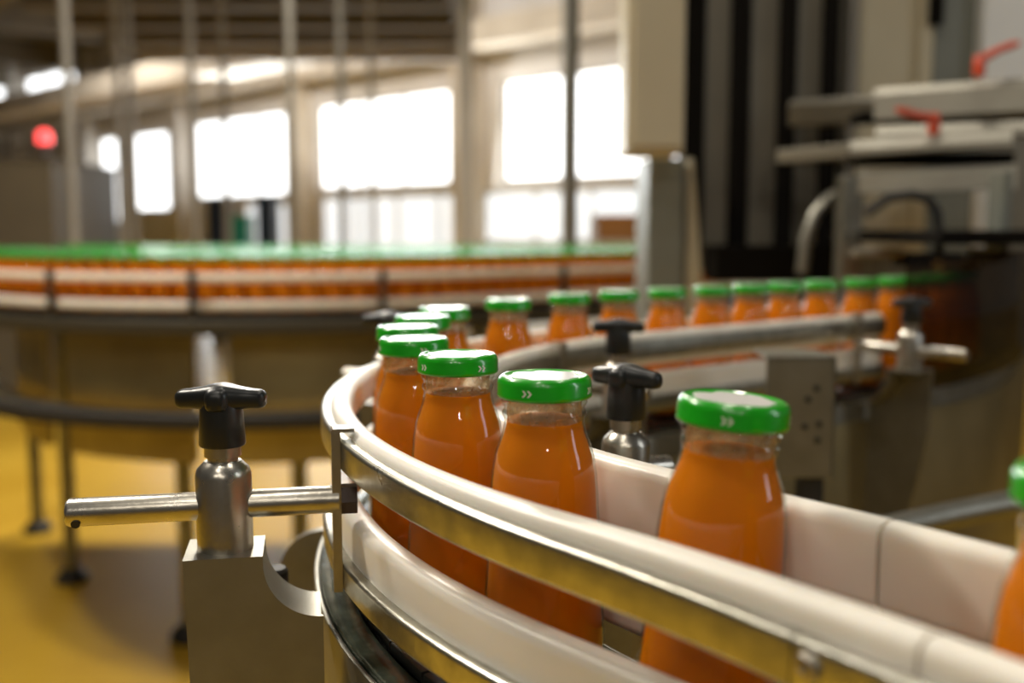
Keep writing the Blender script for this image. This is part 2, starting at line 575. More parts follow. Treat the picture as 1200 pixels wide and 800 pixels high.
gr = guide_rail('guide_rail', 'white plastic and steel upper guide rail on the outer side, nearest the camera', 1, (0.078, 0.1005), (0.0785, 0.0955), 0.02, S_ARC1 + 0.50, [0.303, S_ARC1 + 0.1], 0.341,
                dz=lambda q: -0.0045 + 0.0065 * min(1.0, max(0.0, (q - 0.33) / 0.3)))
# bolt on the upper rail's face
x, y, h = MAIN.at(0.3345, 0.0553)
bm = bmesh.new()
mt = Matrix.Translation((x, y, DECK + 0.0838)) @ Matrix.Rotation(h, 4, 'Z') @ Matrix.Rotation(-PI / 2, 4, 'X')
lathe(bm, [(0.0045, 0), (0.0045, 0.0008), (0.0036, 0.0022), (0.0018, 0.0026), (0.0016, 0.0012), (0, 0.0012)], 20)
bmesh.ops.transform(bm, matrix=mt, verts=bm.verts)
cobj('bolt', bm, M['steel'], gr)
guide_rail('guide_rail', 'lower guide rail on the outer side, just above the chain under the nearest rail', 1, (0.020, 0.053), (0.016, 0.031), 0.02, S_ARC1 + 0.50, [0.33], None)
guide_rail('guide_rail', 'upper guide rail on the inner side of the bend, behind the front bottles', -1, (0.066, 0.1005), (0.074, 0.094), 0.02, S_END, [0.372, S_ARC1 - 0.02], None)
guide_rail('guide_rail', 'lower guide rail on the inner side of the bend, at the bottle feet', -1, (0.020, 0.058), (0.018, 0.035), 0.02, S_END, [0.39], None)

# ------------------------------------------------------------------ bottles
PROF = [(0.0, 0.002), (0.022, 0.0), (0.0255, 0.0003), (0.0275, 0.002), (0.0285, 0.006), (0.0287, 0.012), (0.0282, 0.025), (0.0275, 0.037), (0.0265, 0.055), (0.0254, 0.075),
        (0.0248, 0.088), (0.0241, 0.097), (0.0228, 0.105), (0.0207, 0.1112), (0.0192, 0.1152), (0.0184, 0.119), (0.0182, 0.1208), (0.0184, 0.1222), (0.0190, 0.1232), (0.0192, 0.1242), (0.0190, 0.1252), (0.0184, 0.1260), (0.0183, 0.1270), (0.0190, 0.1282), (0.0195, 0.1292), (0.0195, 0.1304), (0.0188, 0.1314), (0.0180, 0.1320), (0.0180, 0.138)]
JP = [(0.0, 0.0035), (0.0215, 0.002), (0.0250, 0.0032), (0.0271, 0.0065), (0.0275, 0.012)] + [(r - 0.0012, z) for r, z in PROF[6:17]]
JP = [p for p in JP if p[1] < 0.1195] + [(0.0172, 0.1203), (0.0168, 0.1212), (0.014, 0.1218), (0.007, 0.1220), (0.0, 0.1221)]
def prof_mesh(name, prof, seg, m, inner=None):
    bm = bmesh.new()
    lathe(bm, prof, seg, close=False)
    if inner:
        lathe(bm, inner, seg, close=False)
    me = mesh_from(bm, name, True, 50)
    me.materials.append(m)
    return me
def glass_mesh(seg):
    return prof_mesh('glass_body', PROF, seg, M['glass'])
CAPP = [(0.0183, 0.1318), (0.0205, 0.1314), (0.0213, 0.1319), (0.0216, 0.1327), (0.0214, 0.1335), (0.0214, 0.1382), (0.0209, 0.1400), (0.0199, 0.1412), (0.0189, 0.1416), (0.0181, 0.1414), (0.0174, 0.1409), (0.0, 0.1409)]
FILMP = [(0.0170, 0.1206), (0.0168, 0.1225), (0.0172, 0.1250), (0.0168, 0.1275), (0.0171, 0.1300), (0.0170, 0.1345)]
def cap_mesh(seg):
    return prof_mesh('cap', CAPP, seg, M['green'])
def print_mesh():
    """white scalloped patch on the cap top with four green-edged notches"""
    bm = bmesh.new()
    n = 72
    ring0, ring1 = [], []
    for k in range(n):
        a = 2 * PI * k / n
        r = 0.0156 + 0.0009 * math.cos(7 * a) - 0.0018 * max(0, math.cos(3 * a + 0.6)) ** 6
        ring0.append(bm.verts.new((r * math.cos(a), r * math.sin(a), 0.1409)))
        ring1.append(bm.verts.new((r * math.cos(a), r * math.sin(a), 0.14115)))
    for k in range(n):
        bm.faces.new((ring0[k], ring0[(k + 1) % n], ring1[(k + 1) % n], ring1[k]))
    bm.faces.new(ring1)
    me = mesh_from(bm, 'cap_print', False)
    me.materials.append(M['capwhite'])
    return me
def chevron_mesh(a0, du):
    """one small white chevron printed on the cap side, with a hair of ink thickness"""
    bm = bmesh.new()
    def pt(u, z, r):
        a = a0 + u / 0.02145
        return bm.verts.new((r * math.cos(a), r * math.sin(a), z))
    zc, hgt, wd, th, n = 0.1356, 0.0015, 0.0013, 0.00095, 3
    cols = []
    for i in range(-n, n + 1):
        f = abs(i) / n
        u = du + wd * (1 - f) - wd / 2
        z = zc + hgt * i / n
        cols.append([pt(u, z, 0.02143), pt(u + th, z, 0.02143), pt(u + th, z, 0.0215), pt(u, z, 0.0215)])
    for p, q in zip(cols, cols[1:]):
        for k in range(4):
            bm.faces.new((p[k], p[(k + 1) % 4], q[(k + 1) % 4], q[k]))
    bm.faces.new(cols[0])
    bm.faces.new(cols[-1])
    me = mesh_from(bm, 'chevron_mark', False)
    me.materials.append(M['capwhite'])
    return me
FM = prof_mesh('neck_film', FILMP, 64, M['film'])
GM, JM, CM, PM, KM = glass_mesh(64), prof_mesh('juice', JP, 64, M['juice']), cap_mesh(64), print_mesh(), [chevron_mesh(q * PI / 2, du) for q in range(4) for du in (-0.0012, 0.0012)]

def bottle(x, y, label, rot, lean=None, marks=False, group='juice bottles riding on the foreground conveyor', z=DECK):
    t = thing('juice_bottle', label, 'bottle', (x, y, z), rot, group)
    if lean:
        ax, ang = lean
        q = Matrix.Rotation(R(ang), 4, Vector(ax)) @ Matrix.Rotation(rot, 4, 'Z')
        t.rotation_euler = q.to_euler()
        t.location.z += 0.0245 * math.sin(R(abs(ang)))
    for nm, me in (('glass_body', GM), ('juice', JM), ('neck_film', FM), ('cap', CM)):
        o = bpy.data.objects.new(nm, me)
        COL.objects.link(o)
        o.parent = t
        if nm == 'cap':
            for n2, m2 in [('cap_print', PM)] + ([('chevron_mark', q) for q in (KM[:6] if 'picture centre' in label else KM)] if marks else []):
                c = bpy.data.objects.new(n2, m2)
                COL.objects.link(c)
                c.parent = o
    return t
def s_of_point(x, y, lo=0.0, hi=1.4):
    best = None
    k = lo
    while k < hi:
        px, py, _ = MAIN.at(k)
        d = (px - x) ** 2 + (py - y) ** 2
        if best is None or d < best[0]:
            best = (d, k)
        k += 0.001
    return best[1]
def s_of_px(px, lo):
    u = (px - 600) / FPX
    k = lo
    cp, sp = math.cos(PITCH), math.sin(PITCH)
    while k < MAIN.len:
        x, y, _ = MAIN.at(k)
        dep = y * cp + 0.065 * sp
        if x / dep >= u:
            return k
        k += 0.001
    return MAIN.len
ORD = ['second', 'third', 'fourth', 'fifth', 'sixth', 'seventh', 'eighth', 'ninth', 'tenth', 'eleventh', 'twelfth', 'thirteenth', 'fourteenth', 'fifteenth', 'sixteenth', 'seventeenth', 'eighteenth', 'nineteenth', 'twentieth']
NEAR = [  # measured plan position, cap turn (degrees), label
    (0.166, 0.278, 20, 'bottle cut off by the right edge, only a sliver of cap and body showing', None),
    (0.0765, 0.388, -109, 'leaning bottle, largest one in full view, green cap with white patch, right of centre', ((0, 1, 0), 4.2)),
    (0.0225, 0.4646, -114, 'orange juice bottle in the picture centre, second largest, left of the leaning one', None),
    (-0.0285, 0.539, -143, 'orange juice bottle third in size, its cap showing two chevron pairs', None),
    (-0.0596, 0.6186, -160, 'fourth largest bottle, behind the third largest, cap top shining white', None),
    (-0.0709, 0.694, -100, 'bottle almost hidden at the bend, only cap and a left strip of body showing', None),
    (-0.068, 0.7776, -70, 'bottle of which only the cap shows, squeezed between two other caps at the bend', None),
    (-0.0573, 0.858, -40, 'bottle just past the bend with its neck showing behind the hidden caps', None)]
used = []
for x, y, rot, lab, lean in NEAR:
    s = s_of_point(x, y)
    mx, my, h = MAIN.at(s)
    lat = max(-0.0058, min(0.0058, (x - mx) * -math.sin(h) + (y - my) * math.cos(h)))
    bx, by, _ = MAIN.at(s, lat)
    bottle(bx, by, lab, R(rot), lean, True)
    used.append(s)
FAR = [587, 667, 725, 782, 834, 879, 920, 962, 1008, 1047]
FARLAB = ['bottle standing alone on the far side of the bend, above the largest front caps',
          'far bottle just left of the upright black knob',
          'far bottle directly behind the top of the upright black knob',
          'far bottle right of the upright black knob, first before the machine column',
          'far bottle fourth to the left of the dark frame post',
          'far bottle third to the left of the dark frame post',
          'far bottle second to the left of the dark frame post',
          'far bottle touching the dark frame post from the left',
          'far bottle just right of the dark frame post, above the last small knob',
          'far bottle entering the shadow of the machine, second right of the dark frame post']
slast = 1.0
for i, px in enumerate(FAR):
    s = s_of_px(px, S_ARC0 + 0.3)
    if s - slast < 0.0585:
        s = slast + 0.0585
    slast = s
    bx, by, _ = MAIN.at(s)
    bottle(bx, by, FARLAB[i], R(37 * i % 90))
SHLAB = ['dark bottle in the shade inside the machine, first after the lit line', 'dark bottle in the shade inside the machine, second after the lit line',
         'dark bottle in the shade inside the machine, third after the lit line', 'dark bottle in the shade inside the machine, fourth after the lit line',
         'dark bottle in the shade inside the machine, fifth after the lit line']
for i in range(5):
    slast += 0.0585
    bx, by, _ = MAIN.at(slast)
    bottle(bx, by, SHLAB[i], R(50 * i))

# ------------------------------------------------------------------ guide rail clamps
def knob_bm(hub_r=0.0118, hub_h=0.0205, half=0.0232):
    bm = bmesh.new()
    lathe(bm, [(hub_r * 0.96, 0.0), (hub_r, 0.001), (hub_r * 0.93, hub_h * 0.8), (hub_r * 0.9, hub_h + 0.001), (hub_r * 0.75, hub_h + 0.008)], 32)
    zc = hub_h + 0.0044
    def wing(dirx, sec, ln):
        # rounded sections lofted from tip to tip
        rings = []
        n = 24
        for u, hz, hy in sec:
            ring = []
            for k in range(n):
                a = 2 * PI * k / n
                cy = math.copysign(abs(math.cos(a)) ** 0.7, math.cos(a)) * hy
                cz = math.copysign(abs(math.sin(a)) ** 0.7, math.sin(a)) * hz * 1.18 - 0.0010 * abs(u) ** 1.5
                x = u * ln
                ring.append(bm.verts.new((x * dirx[0] - cy * dirx[1], x * dirx[1] + cy * dirx[0], zc + cz)))
            rings.append(ring)
        for p, q in zip(rings, rings[1:]):
            for k in range(n):
                bm.faces.new((p[k], p[(k + 1) % n], q[(k + 1) % n], q[k]))
        bm.faces.new(rings[0])
        bm.faces.new(rings[-1])
    tip = [(-1.0, 0.0014, 0.0018), (-0.985, 0.0027, 0.0032), (-0.94, 0.0036, 0.0044), (-0.86, 0.0041, 0.0054), (-0.65, 0.0043, 0.0062), (-0.42, 0.0049, 0.0075), (-0.2, 0.0058, 0.0095), (0, 0.0062, 0.0108)]
    wing((1, 0), tip + [(-p, q, r) for p, q, r in tip[-2::-1]], half)
    wing((0, 1), [(-0.95, 0.0014, 0.002), (-0.92, 0.0034, 0.004), (-0.8, 0.0048, 0.0055), (-0.5, 0.0056, 0.007), (0.0, 0.0058, 0.008)], 0.0130)
    return bm

def arc_pts(cx, cz, r, a0, a1, n=10):
    return [(cx + r * math.cos(R(a0 + (a1 - a0) * k / n)), cz + r * math.sin(R(a0 + (a1 - a0) * k / n))) for k in range(n + 1)]

def clamp(loc, ang, label, rod=(-0.078, 0.062), knob_turn=0.0, plate='hook', strap=True, zrod=0.065, hex_bolt=False, pdepth=0.034):
    """clamp whose local +x points at the rail; origin at the foot of the post on the deck level"""
    t = thing('rail_clamp', label, 'clamp', (loc[0], loc[1], DECK), ang, 'black-knobbed clamps holding the guide rails')
    bm = bmesh.new()                                       # cross collar
    r = 0.0142
    lathe(bm, [(r, zrod - 0.023), (r, zrod + 0.016), (r * 0.93, zrod + 0.0195), (r * 0.72, zrod + 0.0225), (0.0092, zrod + 0.0235)], 36)
    obj('collar', bm, M['steel'], t)
    bm = bmesh.new()                                       # threaded stem with flat nut
    lathe(bm, [(0.0078, zrod + 0.0235), (0.0078, zrod + 0.0255), (0.0093, zrod + 0.026), (0.0093, zrod + 0.0315)], 24)
    obj('stem', bm, M['steel'], t)
    k = obj('knob', knob_bm(), M['black'], t)
    k.location = (0, 0, zrod + 0.0315)
    k.rotation_euler = (0, 0, knob_turn)
    bm = bmesh.new()                                       # rod with a cross hole near the free end
    rr_ = 0.0072
    x0, x1 = rod
    tube(bm, [(x0, 0, zrod), (x0 + 0.0008, 0, zrod), (x0 + 0.0016, 0, zrod), (x1, 0, zrod)], [rr_ - 0.0008, rr_ - 0.0003, rr_, rr_], 28)
    rd = obj('rod', bm, M['steel'], t)
    bm = bmesh.new()
    tube(bm, [(x0 + 0.005, -0.003, zrod - 0.0035), (x0 + 0.005, -0.0066, zrod - 0.0047)], [0.0022, 0.0022], 14)
    obj('cross_hole', bm, M['rubber'], rd)
    # bracket plate with concave sides, bent flange along its edge
    W = 0.0195
    zt = zrod - 0.0225
    if plate == 'hook':
        xe = x1 - 0.0095
        ra = xe - W
        right = arc_pts(xe, zt - 0.004, ra, 180, 268, 24)
        outline = [(-W, zt), (W, zt)] + right + [(xe, zt - 0.004 - ra), (xe, -0.16), (-W + 0.03, -0.16)]
        left = [(-W + 0.022, -0.13), (-W + 0.009, -0.075), (-W + 0.002, -0.035)]
        outline += left
        bm = bmesh.new()
        prism(bm, outline, -0.0025, 0.0)
        pl = obj('bracket_plate', bm, M['plate'], t, smooth=False)
        pl.location = (0, -pdepth * 0.5, 0)
        bm = bmesh.new()
        path = [(-W, zt), (W, zt)] + right
        off = []
        for k, (xa, za) in enumerate(path):
            pa, pb = path[max(k - 1, 0)], path[min(k + 1, len(path) - 1)]
            n = Vector((-(pb[1] - pa[1]), 0, pb[0] - pa[0])).normalized() * -0.0022
            off.append((xa + n.x, za + n.z))
        prism(bm, path + off[::-1], 0.0, pdepth)
        fl = obj('bracket_flange', bm, M['plate'], t)
        fl.location = (0, -pdepth * 0.5, 0)
    if strap:                                              # hooked strap that grips both rails
        bm = bmesh.new()
        xs = x1
        prism(bm, [(xs - 0.0035, 0.016), (xs + 0.0012, 0.016), (xs + 0.0012, 0.1015), (xs + 0.0085, 0.1015), (xs + 0.0085, 0.1036), (xs - 0.0025, 0.1036), (xs - 0.0035, 0.1026)], -0.0055, 0.0055)
        obj('strap', bm, M['steel'], t, smooth=False)
        if hex_bolt:
            bm = bmesh.new()
            tube(bm, [(xs + 0.0012, 0, zrod), (xs + 0.0095, 0, zrod)], 0.0082, 6)
            obj('hex_bolt', bm, M['brown'], t, smooth=False)
    return t
# outer clamp in the foreground
clamp((-0.149, 0.518), math.atan2(0.012, 0.06), 'nearest clamp at lower left, black wing knob over a long bare steel rod', rod=(-0.0765, 0.0585), knob_turn=R(-12), hex_bolt=True)
def rail_clamp_at(s, side, dist, label, turn, rod=(-0.05, None), strap=True, plate='hook'):
    x, y, h = MAIN.at(s, side * dist)
    ang = h - PI / 2 if side > 0 else h + PI / 2
    return clamp((x, y), ang, label, rod=(rod[0], dist - 0.0575), knob_turn=R(turn), strap=strap, plate=plate)
rail_clamp_at(s_of_point(0.085, 0.60), -1, 0.115, 'clamp on the inner side of the bend, knob right behind the middle bottle', 118, rod=(-0.03, None))
rail_clamp_at(s_of_point(0.10, 0.90), -1, 0.115, 'clamp with upright black knob standing between the two rails in the picture centre', 20, rod=(-0.03, None))
rail_clamp_at(S_ARC1 + 0.345, -1, 0.13, 'clamp with small black knob at the far end of the inner rail', 60, rod=(-0.07, None))
rail_clamp_at(s_of_point(-0.137, 0.98), 1, 0.105, 'clamp at the outer far side of the bend, knob half hidden behind the leftmost bottles', 30, rod=(-0.05, None))

# ------------------------------------------------------------------ far accumulation conveyor with packed bottles
RF = 0.95
CF = (-0.72, 3.45)
fx0, fy0 = CF[0] - RF * math.sin(R(58)), CF[1] - RF * math.cos(R(58))
FARP = Path(fx0 - 1.2 * math.cos(R(58)), fy0 + 1.2 * math.sin(R(58)), -58, [(1.2,), (RF * R(96), 96), (1.7,)], 0.02)
fc = thing('accumulation_conveyor', 'wide curved conveyor in the background packed with many rows of juice bottles', 'conveyor', (CF[0], CF[1], 0))
NROW = 5
WIDE = NROW * 0.0585
M['edge'] = mat('dark_olive_edge', (0.06, 0.052, 0.035), 0.5, 0.3)
def fsweep(nm, prof, m, step=0.05):
    bm = bmesh.new()
    FARP.sweep(bm, prof, 0.0, FARP.len, step)
    return cobj(nm, bm, m, fc)
fsweep('chain', rr(-0.035, WIDE, -0.008, 0, 0.002, 2), M['chain'])
fsweep('side_plate', rr(-0.070, -0.045, -0.048, -0.010, 0.004, 3), M['edge'])
fsweep('deck_tray', rr(-0.045, WIDE + 0.004, -0.03, -0.012, 0.004, 3), M['plate'])
fsweep('guide_rail', rr(-0.052, -0.036, 0.079, 0.100, 0.005, 3), M['uhmw'])
fsweep('guide_rail', rr(-0.050, -0.036, 0.012, 0.034, 0.005, 3), M['uhmw'])
fsweep('lower_rail', rr(-0.09, -0.06, -0.275, -0.235, 0.008, 3), M['rubber'])
fsweep('lower_tray', rr(-0.06, 0.05, -0.262, -0.25, 0.004, 3), M['plate'])
for s in (0.55, 0.98, 1.42, 1.75, 2.12, 2.55, 3.1):
    x, y, h = FARP.at(s, -0.06)
    bm = bmesh.new()
    box(bm, -0.008, 0.008, -0.006, 0.006, -0.02, 0.11, 0.002, Matrix.Translation((x, y, DECK)) @ Matrix.Rotation(h, 4, 'Z'))
    cobj('rail_bracket', bm, M['rubber'], fc)
for lx, ly in ((-1.516, 3.42), (-0.955, 2.92), (-0.632, 2.98), (-0.10, 3.05), (0.55, 3.75), (-1.9, 4.0)):
    bm = bmesh.new()
    tube(bm, [(lx, ly, 0.05), (lx, ly, DECK - 0.02)], 0.024)
    lg = cobj('leg', bm, M['plate'], fc)
    bm = bmesh.new()
    lathe(bm, [(0.055, 0), (0.055, 0.02), (0.026, 0.05)], 16, lx, ly)
    cobj('foot', bm, M['rubber'], lg)
# closed skirt panels below the deck
M['olive'] = mat('olive_panel', (0.48, 0.40, 0.19), 0.5, 0.3, noise=(0.28, 0.22, 0.10), nscale=3)
for a, b in ((1.02, 1.44), (1.58, 2.05), (2.16, 2.72)):
    bm = bmesh.new()
    FARP.sweep(bm, rr(0.10, 0.12, -0.40, -0.03, 0.004, 2), a, b, 0.04)
    cobj('skirt_panel', bm, M['olive'], fc)
GM2, JM2, CM2 = prof_mesh('glass_body', PROF[1::2], 14, M['glass']), prof_mesh('juice', JP[::2] + JP[-1:], 14, M['juice']), prof_mesh('cap', CAPP[1::2] + CAPP[-1:], 14, M['green'])
PM2 = None
for row in range(NROW):
    off = row * 0.0585 + 0.001
    last = None
    # spacing kept constant along the row's own curve
    s = 0.42 + (0.0285 if row % 2 else 0)
    while s < FARP.len - 0.35:
        x, y, h = FARP.at(s, off)
        if last and math.hypot(x - last[0], y - last[1]) < 0.0592:
            s += 0.0008
            continue
        last = (x, y)
        lab = 'juice bottle packed in the front row of the background conveyor, against its rail' if row == 0 else 'juice bottle in the rear rows on the background conveyor, green cap showing'
        t = thing('juice_bottle', lab, 'bottle', (x, y, DECK + 0.0008), random.uniform(0, 6), 'front row bottles on the background conveyor' if row == 0 else 'rear rows of bottles on the background conveyor')
        for nm, me in (('glass_body', GM2), ('juice', JM2), ('cap', CM2)):
            o = bpy.data.objects.new(nm, me)
            COL.objects.link(o)
            o.parent = t
        s += 0.05
# the packed table behind those rows: bottles past counting
pts = [FARP.at(0.02 * k)[:2] for k in range(int(FARP.len / 0.02))]
bm = bmesh.new()
edge = [FARP.at(0.05 * k, WIDE + 0.003)[:2] for k in range(6, int(FARP.len / 0.05) - 4)]
TB = 4.25
poly = [q for q in edge if q[1] < TB]
poly = [(poly[0][0], TB)] + poly + [(poly[-1][0], TB)]
a = [bm.verts.new((x, y, DECK - 0.012)) for x, y in poly]
b = [bm.verts.new((x, y, DECK - 0.002)) for x, y in poly]
bm.faces.new(a)
bm.faces.new(b)
for k in range(len(poly)):
    bm.faces.new((a[k], a[(k + 1) % len(poly)], b[(k + 1) % len(poly)], b[k]))
cobj('accumulation_table', bm, M['plate'], fc, smooth=False)
bmb, bmj, bmc = bmesh.new(), bmesh.new(), bmesh.new()
ny = 0
y = 2.9
while y < TB - 0.05:
    x = -2.2 + (0.03 if ny % 2 else 0)
    while x < 1.2:
        d = min((x - p[0]) ** 2 + (y - p[1]) ** 2 for p in pts) ** 0.5
        sd = min(pts, key=lambda p: (x - p[0]) ** 2 + (y - p[1]) ** 2)
        if d > WIDE + 0.035 and y > sd[1] and poly[1][0] + 0.02 < x < poly[-2][0] - 0.02:
            lathe(bmj, [(0.0, 0.001), (0.0275, 0.003), (0.0265, 0.055), (0.0245, 0.092), (0.018, 0.117), (0, 0.1172)], 9, x, y, DECK, close=False)
            lathe(bmc, [(0.0185, 0.1175), (0.0185, 0.129), (0.0214, 0.1295), (0.0214, 0.139), (0.0195, 0.1415), (0, 0.1412)], 9, x, y, DECK, close=False)
        x += 0.0600
    y += 0.0525
    ny += 1
for bm_ in (bmb,):
    bm_.free()
st = thing('juice_bottles', 'juice bottles past counting that fill the table behind the counted rows', 'bottles', (CF[0], CF[1], DECK))
st['kind'] = 'stuff'
cobj('juice', bmj, M['juice'], st)
cobj('cap', bmc, M['green'], st)

# ------------------------------------------------------------------ machine on the right
M['beige'] = mat('beige_enamel', (0.56, 0.50, 0.36), 0.45, noise=(0.50, 0.44, 0.31), nscale=3)
M['bluegrey'] = mat('blue_grey_enamel', (0.20, 0.21, 0.18), 0.45, noise=(0.17, 0.175, 0.15), nscale=4)
M['guard'] = mat('grey_guard_panel', (0.22, 0.20, 0.155), 0.4, 0.3, noise=(0.16, 0.145, 0.115), nscale=5)
M['smoked'] = glass_mat('smoked_guard', (0.56, 0.50, 0.43), (0.36, 0.32, 0.27), lo=0.04, hi=0.4)
M['darkframe'] = mat('black_frame', (0.008, 0.007, 0.006), 0.9, spec=0.04)
M['red'] = mat('red_lever', (0.62, 0.07, 0.02), 0.35, coat=0.4)
M['whitepanel'] = mat('white_panel', (0.85, 0.86, 0.86), 0.4)
M['alu'] = mat('bright_aluminium', (0.40, 0.38, 0.32), 0.45, 0.6, noise=(0.33, 0.31, 0.26), nscale=12)
MY = 1.95
def pxbox(bm, x0, y0, x1, y1, Y0, Y1, bev=0.003):
    """box whose front face at Y0 covers the given part of the view"""
    ym = max((y0 + y1) / 2, 100)
    a, b = at(x0, y1, Y0), at(x1, y0, Y0)
    a.x, b.x = at(x0, ym, Y0).x, at(x1, ym, Y0).x
    box(bm, min(a.x, b.x), max(a.x, b.x), Y0, Y1, min(a.z, b.z), max(a.z, b.z), bev)
    return bm
def part(nm, x0, y0, x1, y1, Y0, Y1, m, parent, bev=0.003):
    return cobj(nm, pxbox(bmesh.new(), x0, y0, x1, y1, Y0, Y1, bev), m, parent, smooth=False)
p = at(775, 330, 2.1)
mc = thing('bottling_machine', 'tall bottling machine at right with smoked guard panels, silver bars and a grey column', 'machine', (p.x + 0.3, 2.2, 0))
# column and base
bm = bmesh.new()
a, b = at(757, 400, 2.1), at(803, 185, 2.1)
box(bm, a.x, b.x, 2.1, 2.3, 0, b.z, 0.004)
cobj('column', bm, M['bluegrey'], mc, smooth=False)
bm = bmesh.new()
a, b = at(803, 400, 2.12), at(832, 185, 2.12)
c = at(818, 185, 2.12)
prism(bm, [(a.x, 0), (b.x + 0.02, 0), (b.x, 0.98), (c.x - 0.01, c.z), (a.x, c.z)], 2.12, 2.28)
cobj('column_cover', bm, M['beige'], mc, smooth=False)
# guard panels
for (x0, x1) in ((822, 862), (876, 918), (933, 968), (981, 996)):
    part('guard_panel', x0 - 7, -160, x1 + 8, 318, 2.2, 2.215, M['guard'], mc)
for (x0, x1, m) in ((799, 827, 'darkframe'), (859, 880, 'darkframe'), (916, 934, 'darkframe'), (967, 983, 'darkframe'), (995, 1006, 'post')):
    part('guard_frame', x0, -160, x1, 318, 2.16, 2.198, M[m], mc)
part('back_panel', 1006, -160, 1076, 300, 2.24, 2.27, M['beige'], mc)
part('back_panel', 1076, -160, 1092, 300, 2.22, 2.25, M['beige'], mc)
part('back_panel', 1092, -160, 1152, 300, 2.24, 2.27, M['bluegrey'], mc)
part('slot_cover', 1088, -60, 1103, 28, 2.2, 2.22, M['darkframe'], mc)
part('rear_cover', 1150, -160, 1330, 96, 2.2, 2.27, M['whitepanel'], mc)
part('lower_hood', 838, 288, 988, 330, 2.02, 2.14, M['darkframe'], mc)
part('inner_wall', 980, 96, 1330, 420, 2.3, 2.33, M['guard'], mc)
# cross bars in front
def bar(nm, p0, p1, h, d, m, Y0, Y1, ch=0.22):
    a, b = at(*p0, Y0), at(*p1, Y1)
    bm = bmesh.new()
    v = b - a
    mt = Matrix.Translation(a) @ v.to_track_quat('X', 'Z').to_matrix().to_4x4()
    c = min(h * ch, d * 0.8)
    sec = [(-d / 2, -h), (d / 2, -h), (d / 2, 0), (-d / 2 + c * 0.9, 0), (-d / 2, -c)]
    f0 = [bm.verts.new((0, y, z)) for y, z in sec]
    f1 = [bm.verts.new((v.length, y, z)) for y, z in sec]
    bm.faces.new(f0)
    bm.faces.new(f1)
    for k in range(5):
        bm.faces.new((f0[k], f0[(k + 1) % 5], f1[(k + 1) % 5], f1[k]))
    bmesh.ops.transform(bm, matrix=mt, verts=bm.verts)
    return cobj(nm, bm, m, mc, smooth=False)
bar('cross_bar', (1028, 107), (1290, 88), 0.055, 0.10, M['alu'], 1.9, 1.75)
bar('cross_bar', (930, 118), (1030, 112), 0.05, 0.05, M['guard'], 2.1, 2.0)
bar('cross_bar', (1028, 150), (1290, 138), 0.024, 0.06, M['alu'], 1.85, 1.7, 0.6)
bar('cross_bar', (998, 166), (1186, 154), 0.024, 0.06, M['alu'], 1.8, 1.7, 0.6)
bar('cross_bar', (918, 176), (1002, 168), 0.024, 0.05, M['guard'], 1.95, 1.85)
bar('cross_bar', (1008, 200), (1192, 192), 0.04, 0.05, M['alu'], 1.8, 1.7)
part('gap_shade', 1010, 130, 1330, 142, 1.88, 1.95, M['darkframe'], mc)  # shade of the gap between bars, put in as a black strip
part('gap_shade', 1005, 178, 1190, 193, 1.9, 1.96, M['darkframe'], mc)  # same black strip for the shaded gap one bar lower
part('frame_post', 986, 205, 1011, 330, 1.78, 1.82, M['plate'], mc)
bm = bmesh.new()
a = at(1170, 322, 1.52)
b = at(1188, 200, 1.52)
box(bm, a.x, b.x, 1.52, 1.57, a.z + 0.02, b.z, 0.003)
cobj('frame_post', bm, M['bluegrey'], mc, smooth=False)
sg0 = S_ARC1
while True:
    gx, gy, _ = MAIN.at(sg0, -0.083)
    if gx / gy > (1062 - 600) / FPX or sg0 > MAIN.len - 0.2:
        break
    sg0 += 0.002
bm = bmesh.new()
MAIN.sweep(bm, rr(-0.083, -0.080, 0.004, 0.175, 0.001, 2), sg0, MAIN.len - 0.02)
cobj('smoked_guard', bm, M['smoked'], mc)
bm = bmesh.new()
box(bm, 0.60, 0.98, 1.44, 1.95, DECK + 0.185, DECK + 0.205, 0.003)
cobj('shade_plate', bm, M['darkframe'], mc, smooth=False)  # plate added to keep lamp light off the bottles below
part('light_panel', 1142, 222, 1165, 300, 2.1, 2.12, M['whitepanel'], mc)
part('sensor_head', 1104, 304, 1148, 318, 1.66, 1.70, M['whitepanel'], mc)
part('sensor_arm', 1002, 291, 1060, 301, 1.7, 1.73, M['alu'], mc)
part('sensor_arm', 1145, 290, 1176, 302, 1.66, 1.7, M['alu'], mc)
part('hose_mount', 1060, 296, 1130, 312, 1.72, 1.78, M['darkframe'], mc)
bm = bmesh.new()
pts = [at(*q, 1.74) for q in ((1100, 300), (1101, 275), (1098, 248), (1088, 234), (1070, 228), (1040, 232), (1015, 250))]
tube(bm, pts, 0.008, 12)
cobj('hose', bm, M['rubber'], mc)
bm = bmesh.new()
pts = [at(*q, 1.9) for q in ((940, 320), (944, 280), (955, 250), (972, 232), (995, 222))]
tube(bm, pts, 0.012, 12)
cobj('hose', bm, M['plate'], mc)
# electrical cabinet
a, b = at(733, 180, 1.95), at(802, 180, 1.95)
ec = thing('electrical_cabinet', 'beige electrical cabinet at the top, fixed to the grey column right of the brightest window', 'cabinet', ((a.x + b.x) / 2, 2.02, a.z))
bm = bmesh.new()
box(bm, a.x, b.x, 1.955, 2.09, a.z, a.z + 0.62, 0.005)
cobj('body', bm, M['beige'], ec, smooth=False)
bm = bmesh.new()
box(bm, a.x + 0.012, b.x - 0.004, 1.945, 1.954, a.z + 0.012, a.z + 0.60, 0.003)
cobj('door', bm, M['beige'], ec, smooth=False)
for zz in (0.115, 0.30):
    bm = bmesh.new()
    box(bm, b.x + 0.001, b.x + 0.008, 1.96, 1.985, a.z + zz, a.z + zz + 0.016, 0.002)
    cobj('hinge', bm, M['darkframe'], ec, smooth=False)
